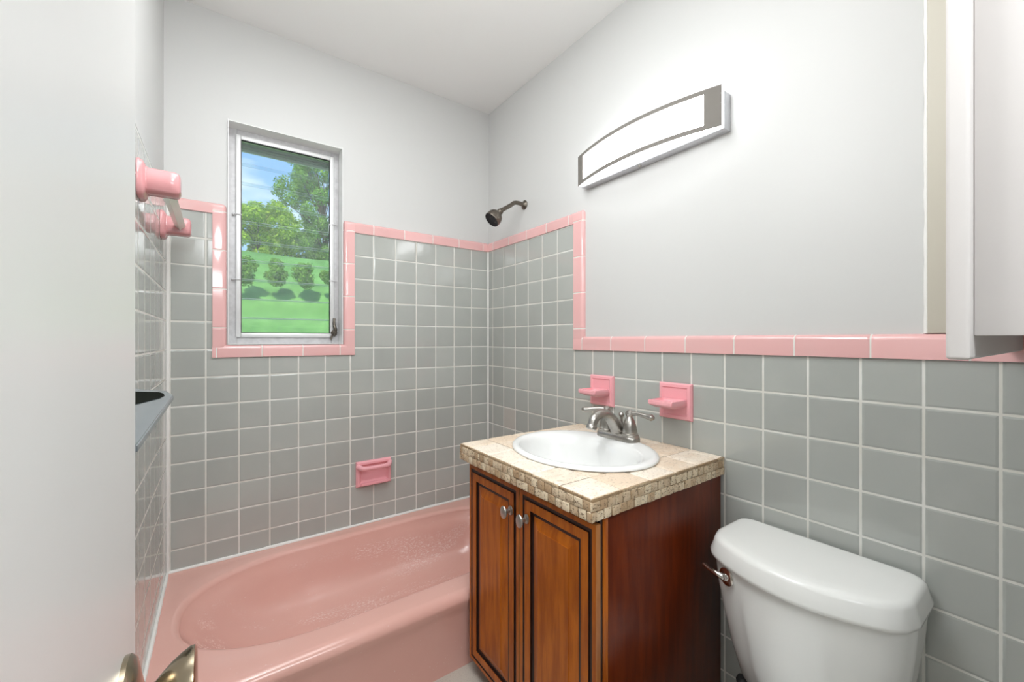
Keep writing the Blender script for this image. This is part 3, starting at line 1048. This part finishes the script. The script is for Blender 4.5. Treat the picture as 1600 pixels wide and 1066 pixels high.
# ------------------------------------------------------------------ metal shelf on the left wall, seen past the door
sh = thing('wall_shelf', (XL, -10.5, -1.1), 'blue-grey metal shelf with black recess on the left wall, seen just past the open door', 'shelf')
b = NB()
def shz(x):   # falls slightly away from the wall
    return -0.86 - 0.24 * (x - XL)
X1s = -12.33
poly = [(XL, -8.33), (-12.47, -7.92), (-12.33, -8.5), (-12.30, -12.95), (XL, -12.95)]
v0 = [b.verts.new((x, y, shz(x))) for x, y in poly]
v1 = [b.verts.new((x, y, shz(x) - .09)) for x, y in poly]
b.faces.new(v0); b.faces.new(v1[::-1])
for k in range(5):
    b.faces.new((v0[k], v1[k], v1[(k + 1) % 5], v0[(k + 1) % 5]))
bmesh.ops.recalc_face_normals(b, faces=b.faces[:])
bmesh.ops.bevel(b, geom=b.edges[:], offset=0.015, segments=2, affect='EDGES')
obj('tray', b, m_shelf, sh)
b = NB()
hole = [(-12.86, -8.74), (-12.55, -8.36), (-12.48, -8.48), (-12.44, -8.74), (-12.47, -9.2), (-12.63, -10.1), (-12.86, -11.0)]
v0 = [b.verts.new((x, y, shz(x) + .012)) for x, y in hole]
v1 = [b.verts.new((x, y, shz(x) - .03)) for x, y in hole]
b.faces.new(v0); b.faces.new(v1[::-1])
for k in range(7):
    b.faces.new((v0[k], v1[k], v1[(k + 1) % 7], v0[(k + 1) % 7]))
obj('recess', b, m_black, sh, label='black recess')

# ------------------------------------------------------------------ shower head
shw = thing('shower_head', (0.1, -3.06, 6.35), 'tarnished nickel shower head on a bent arm above the corner tiles', 'shower')
b = NB(); lathe(b, (0.1, -3.06, 6.35), (-1, 0, 0), [(0, .22), (.03, .22), (.07, .17), (.12, .10), (.15, .09)], 24); obj('flange', b, m_oldmetal, shw)
b = NB(); tube(b, [(0.05, -3.06, 6.35), (-.25, -3.06, 6.38), (-.50, -3.06, 6.34), (-.72, -3.06, 6.18), (-1.25, -3.06, 5.84)], .095, seg=16, sub=6); obj('arm', b, m_oldmetal, shw)
b = NB()
lathe(b, (-1.22, -3.06, 5.86), (-0.70, 0.06, -0.72), [(0, .12), (.06, .135), (.10, .15), (.14, .12), (.18, .11), (.24, .20), (.34, .30), (.46, .355), (.66, .37), (.72, .36)], 32, cap1=False)
hd = obj('head', b, m_oldmetal, shw)
b = NB()
lathe(b, (-1.22, -3.06, 5.86), (-0.70, 0.06, -0.72), [(.62, .36), (.70, .355), (.67, .30), (.66, .12), (.68, .10), (.68, 0)], 32)
obj('spray_face', b, m_gasket, hd, label='dark spray face')

# ------------------------------------------------------------------ bowed vanity light
LY0, LY1 = -12.65, -7.12
LZ0, LZ1 = 5.90, 7.0
lamp = thing('vanity_light', (0.1, (LY0 + LY1) / 2, LZ0), 'lit bowed glass vanity light bar with grey border on the right wall above the sink', 'light')
b = NB()
box(b, -0.24, 0.12, LY0, LY1, 5.86, 6.92, 0.03)
obj('backplate', b, m_plate, lamp)
def bow(s):   # s in 0..1 along the lamp
    return -0.38 - 0.50 * (1 - (2 * s - 1) ** 2)
ns = 40
def bowed(y0, y1, z0, z1, th, off=0.0):
    b = NB()
    rings = []
    for k in range(ns + 1):
        y = y0 + (y1 - y0) * k / ns
        s = (y - LY0) / (LY1 - LY0)
        x = bow(s) + off
        rings.append([(x, y, z0), (x, y, z1), (x + th, y, z1), (x + th, y, z0)])
    loft(b, rings)
    return b
g = obj('glass_panel', bowed(LY0, LY1, LZ0, LZ1, 0.05), [m_glow], lamp)
b = bowed(LY0, LY1, LZ1 - 0.10, LZ1 + 0.01, 0.03, -0.03)
for bb2 in (bowed(LY0, LY1, LZ0 - 0.01, LZ0 + 0.11, 0.03, -0.03), bowed(LY0, LY0 + 0.42, LZ0 + .1, LZ1 - .1, 0.03, -0.03), bowed(LY1 - 0.36, LY1, LZ0 + .1, LZ1 - .1, 0.03, -0.03)):
    merge(b, bb2)
obj('border', b, m_frame_lamp, lamp)
b = NB()
rings = []
for k in range(ns + 1):
    y = LY0 + 0.12 + (LY1 - LY0 - 0.24) * k / ns
    x = bow((y - LY0) / (LY1 - LY0)) + 0.06
    rings.append([(x, y, LZ0 + 0.06), (x, y, LZ1 - 0.06), (-0.22, y, LZ1 - 0.10), (-0.22, y, LZ0 + 0.04)])
loft(b, rings)
obj('diffuser', b, m_glow2, lamp)
b = NB(); lathe(b, (-0.12, -9.74, 5.88), (0, 0, -1), [(0, .06), (.05, .06), (.07, .03), (.09, .0)], 6); obj('screw', b, m_nickel, lamp)

# ------------------------------------------------------------------ toilet (the tank shows; the bowl stands below the frame)
toi = thing('toilet', (-2.6, -15.0, -H0), 'white porcelain toilet against the grey tiles right of the vanity', 'toilet')
TY = -14.86
def dshape(z, yh, xb, xs_, xm, r=0.35, n=64, relief=0.0):
    """Plan of tank: flat back at xb, sides at +-yh, front bowed from xs_ at the ends to xm in the middle."""
    P = []
    m = n // 2
    for k in range(m + 1):
        s = -1 + 2 * k / m
        # rounded front corners
        y = math.copysign(abs(s) ** 0.85, s) * yh
        q = abs(y) / yh
        x = xm + (xs_ - xm) * q ** 2.0
        edge = max(0.0, (abs(y) - (yh - r)) / r)
        x += r * (1 - math.sqrt(max(0.0, 1 - edge * edge)))
        if relief:
            w = max(0.0, 1 - (y / (yh * 0.5)) ** 4)
            x -= relief * min(1, w * 2)
        P.append((x, TY + y, z))
    xe = P[0][0]
    rb = 0.22
    arc = [(xb - rb + rb * math.sin(a), TY + yh - rb + rb * math.cos(a), z) for a in [math.pi / 2 * q / 8 for q in range(9)]]
    P += arc + [(p[0], 2 * TY - p[1], z) for p in reversed(arc)]
    # resample evenly so that every level has matching points
    P = [Vector(p) for p in P]
    P.append(P[0])
    cum = [0.0]
    for a, c in zip(P, P[1:]):
        cum.append(cum[-1] + (c - a).length)
    out, j = [], 0
    cnt = 120
    for k in range(cnt):
        d = cum[-1] * k / cnt
        while cum[j + 1] < d:
            j += 1
        f = (d - cum[j]) / max(1e-9, cum[j + 1] - cum[j])
        out.append(tuple(P[j].lerp(P[j + 1], f)))
    return out
b = NB()
rings = []
for (z, yh, xs_, xm, rl) in [(-8.45, 1.15, -0.9, -1.35, 0), (-8.40, 1.33, -1.0, -1.55, 0), (-8.05, 1.47, -1.15, -1.85, .03), (-7.3, 1.60, -1.35, -2.05, .07), (-6.5, 1.71, -1.5, -2.2, .07), (-5.9, 1.79, -1.58, -2.28, .03), (-5.4, 1.83, -1.62, -2.32, 0), (-5.1, 1.83, -1.62, -2.32, 0)]:
    rings.append(dshape(z, yh, -0.2, xs_, xm, relief=rl))
loft(b, rings)
tank = obj('tank', b, m_tank, toi, angle=60)
b = NB()
rings = []
for (z, g_) in [(-5.20, .07), (-5.225, .11), (-5.20, .145), (-5.12, .15), (-4.97, .10), (-4.86, .075), (-4.80, .045), (-4.765, -.01), (-4.75, -.09), (-4.748, -.30)]:
    rings.append(dshape(z, 1.75 + g_, -0.12 - max(0, -g_) * .3, -1.62 - g_, -2.32 - g_, r=0.3 + g_ * .5))
loft(b, rings)
obj('tank_lid', b, m_tank, toi, angle=60)
# flush lever
b = NB()
lx, ly, lz = -1.98, -13.66, -5.50
ax = Vector((-1, 0.30, 0)).normalized()
lathe(b, (lx + 0.04, ly, lz), ax, [(-.1, .16), (.10, .20), (.13, .195), (.155, .15), (.16, .08), (.24, .07)], 24)
o = Vector((lx + 0.10, ly, lz)) + ax * 0.24
tube(b, [o, o + Vector((-.04, .14, .03)), o + Vector((-.01, .34, .05)), o + Vector((.05, .50, .06))], [.085, .06, .05, .055], seg=12)
obj('flush_lever', b, m_chrome, toi, label='chrome flush lever')
b = NB()
lathe(b, (-1.2, TY + 1.28, -8.45), (0, 0, 1), [(0, .12), (.12, .14), (.2, .1)], 12)
obj('tank_bolt', b, m_bolt, toi)
# bowl, seat
b = NB()
rings = []
for (k, z, dx) in [(.62, -H0, .3), (.64, -10.3, .3), (.55, -9.8, .25), (.60, -9.2, .15), (.82, -8.6, 0), (1.0, -8.15, 0), (1.03, -7.95, 0), (.98, -7.9, 0), (.78, -7.9, -.05), (.70, -8.2, -.05), (.5, -8.8, 0), (.2, -9.1, .1)]:
    rings.append([(-4.5 + dx + 2.1 * k * math.cos(2 * math.pi * q / 48), TY + 1.45 * k * math.sin(2 * math.pi * q / 48), z) for q in range(48)])
loft(b, rings)
box(b, -2.7, -0.3, TY - 1.05, TY + 1.05, -8.9, -8.33, 0.15, 3)
obj('bowl', b, m_tank, toi, angle=60)
b = NB()
rings = []
for (k, z) in [(1.04, -7.88), (1.06, -7.8), (1.04, -7.72), (.95, -7.68), (.5, -7.66), (.05, -7.66)]:
    rings.append([(-4.5 + 2.1 * k * math.cos(2 * math.pi * q / 48), TY + 1.45 * k * math.sin(2 * math.pi * q / 48), z) for q in range(48)])
loft(b, rings)
obj('seat', b, m_tank, toi, angle=60)

# ------------------------------------------------------------------ open door at the left
dr_x = -12.18
b = NB()
box(b, dr_x - 0.32, dr_x, YF + 0.02, -14.03, -H0 + 0.1, 8.1, 0.02)
dr = obj('door_1', b, m_door, kind='structure', origin=(dr_x - .16, YF + .1, -H0 + .1))
ky, kz = -14.60, -2.58
b = NB()
lathe(b, (dr_x, ky, kz), (1, 0, 0), [(0, .33), (.03, .33), (.06, .30), (.09, .19), (.11, .12)], 40)
obj('rosette', b, m_knob, dr)
b = NB()
lathe(b, (dr_x, ky, kz), (1, 0, 0), [(.07, .12), (.14, .095), (.17, .10), (.21, .14), (.26, .185), (.32, .225), (.37, .25), (.40, .25), (.412, .22), (.42, 0)], 40)
obj('door_knob', b, m_knob, dr)
b = NB()
lathe(b, (dr_x - .32, ky, kz), (-1, 0, 0), [(0, .30), (.03, .30), (.07, .27), (.10, .14), (.20, .10), (.30, .22), (.42, .25), (.46, 0)], 32)
obj('door_knob', b, m_knob, dr)
b = NB()
box(b, dr_x - .24, dr_x - .08, -14.031, -14.02, kz - .25, kz + .25, 0.0)
obj('latch_plate', b, m_knob, dr)

# ------------------------------------------------------------------ built-in cupboard at the right edge
cup = thing('wall_cupboard', (-2.8, -19.0, -0.2), 'white painted cupboard hanging on the right wall over the toilet side, reaching the ceiling', 'cupboard')
b = NB()
box(b, -5.65, 0.08, -17.83, -17.66, -0.20, CEIL - .02, 0.035, 3)
obj('side_panel', b, m_cup, cup)
b = NB(); box(b, -5.37, 0.08, YF + .05, -17.83, 0.12, 0.28); obj('bottom_shelf', b, m_cup, cup)
b = NB(); box(b, -5.45, -5.37, YF + .05, -17.832, 0.04, CEIL - .05, 0.012); obj('door', b, m_cup, cup)
b = NB(); box(b, -5.65, 0.08, YF + .02, YF + .19, -0.20, CEIL - .02, 0.035, 3); obj('side_panel', b, m_cup, cup)
tn[0] += 1
b = NB(); box(b, 0.0, 0.12, -17.66, -16.61, 0.13, CEIL - .01, 0.02); obj('trim_%d' % tn[0], b, m_cream, kind='structure')
bead([(0.06, -16.60, 0.13), (0.06, -16.60, CEIL - .05)], 0.05)

# ------------------------------------------------------------------ outside: eave, grassy bank, shrubs and trees
b = NB()
for k in range(3):
    box(b, -16, -2, 1.5 + k * 0.3, 1.5 + k * 0.3 + 0.28, 8.22 - k * 0.05, 8.4 - k * 0.05)
ev = obj('roof_eave', b, m_eave, label='dark green boarded eave outside the top of the window', category='eave')
b = NB(); box(b, -16, -2, 2.4, 2.5, 8.02, 8.6); obj('fascia', b, m_eavel, ev, label='pale fascia board')
def ground_z(x, y):
    t = min(1.0, max(0.0, (y - 12) / 30.0))
    return -H0 + 21.6 * (t * 0.75 + 0.25 * t * t * (3 - 2 * t)) + max(0.0, y - 42) * 0.02

b = NB()
nx, ny = 40, 60
vv = {}
for i in range(nx + 1):
    for j in range(ny + 1):
        x = -160 + 300 * i / nx
        y = 2 + 170 * j / ny
        z = ground_z(x, y) + noise.noise((x * .08, y * .08, 0)) * 0.8 * min(1, max(0, (y - 6) / 20))
        vv[i, j] = b.verts.new((x, y, z))
for i in range(nx):
    for j in range(ny):
        b.faces.new((vv[i, j], vv[i + 1, j], vv[i + 1, j + 1], vv[i, j + 1]))
obj('ground', b, m_grass, kind='structure', angle=60)

def leaves(b, blobs, count, size, rnd):
    tot = sum(r ** 2 for _, r in blobs)
    for c, r in blobs:
        for _ in range(int(count * r * r / tot)):
            d = Vector((rnd.gauss(0, 1), rnd.gauss(0, 1), rnd.gauss(0, 1))).normalized()
            p = Vector(c) + d * r * (0.45 + 0.6 * rnd.random()) 
            nrm = (d + Vector((rnd.gauss(0, .7), rnd.gauss(0, .7), rnd.gauss(0, .7)))).normalized()
            a, e, _ = frame_axes(nrm)
            s = size * rnd.uniform(0.6, 1.3)
            ang = rnd.random() * 6.28
            u = a * math.cos(ang) + e * math.sin(ang)
            w = nrm.cross(u)
            vs4 = [b.verts.new(p + u * s), b.verts.new(p + w * s * .45), b.verts.new(p - u * s), b.verts.new(p - w * s * .45)]
            b.faces.new(vs4)

def plant(name, x, y, z0, z1, rx, nb, br, count, leafsize, mat, label, category, seed, group=None, trunk=True):
    rnd = random.Random(seed)
    gz = ground_z(x, y)
    t = thing(name, (x, y, gz), label, category, group)
    blobs = []
    bt = NB()
    h = z1 - gz
    if trunk:
        tube(bt, [(x, y, gz - 0.5), (x + rx * .06, y, gz + h * .35), (x - rx * .05, y, gz + h * .7)], [h * .012, h * .009, h * .004], seg=10)
    for k in range(nb):
        ang = rnd.random() * 6.28
        r_ = rx * math.sqrt(rnd.random())
        v = rnd.uniform(-1, 1)
        zz = (z0 + z1) / 2 + (z1 - z0) / 2 * v
        r_ *= math.sqrt(max(0.15, 1 - v * v * 0.8))
        c = (x + r_ * math.cos(ang), y + r_ * math.sin(ang), zz)
        blobs.append((c, br * rnd.uniform(0.6, 1.3)))
        if trunk and k % 2 == 0:
            zb_ = gz + (zz - gz) * 0.55
            tube(bt, [(x, y, zb_), ((x + c[0]) / 2, (y + c[1]) / 2, (zb_ + zz) / 2 + 0.3), c], [h * .006, h * .004, h * .002], seg=5, sub=3)
    if trunk:
        obj('trunk', bt, m_bark, t)
    else:
        bt.free()
    b = NB()
    leaves(b, blobs, count, leafsize, rnd)
    obj('foliage', b, mat, t)
    return t
plant('tree', 2.2, 54, 13.0, 31.0, 6.6, 110, 1.15, 30000, 0.22, m_leafd, 'tall tree whose branches fill the right half of the window view', 'tree', 5)
plant('tree', -7.2, 50, 11.5, 19.2, 4.8, 60, 1.0, 16000, 0.22, m_leaf, 'lower yellow-green tree in the left half of the window view', 'tree', 3)
plant('tree', -1.5, 64, 13.0, 21.5, 6.5, 60, 1.1, 14000, 0.24, m_leaf, 'pale green tree filling the gap between the other two in the window view', 'tree', 9)
for k, side in enumerate(['leftmost', 'second from the left', 'middle', 'second from the right', 'rightmost']):
    plant('shrub', -9.5 + 2.7 * k, 31, 6.0 + .1 * k, 7.9, 0.82, 14, 0.6, 3200, 0.15, m_leafd, 'dark green shrub on the grassy bank outside, %s in its row' % side, 'shrub', 20 + k, group='shrubs on the grassy bank', trunk=False)
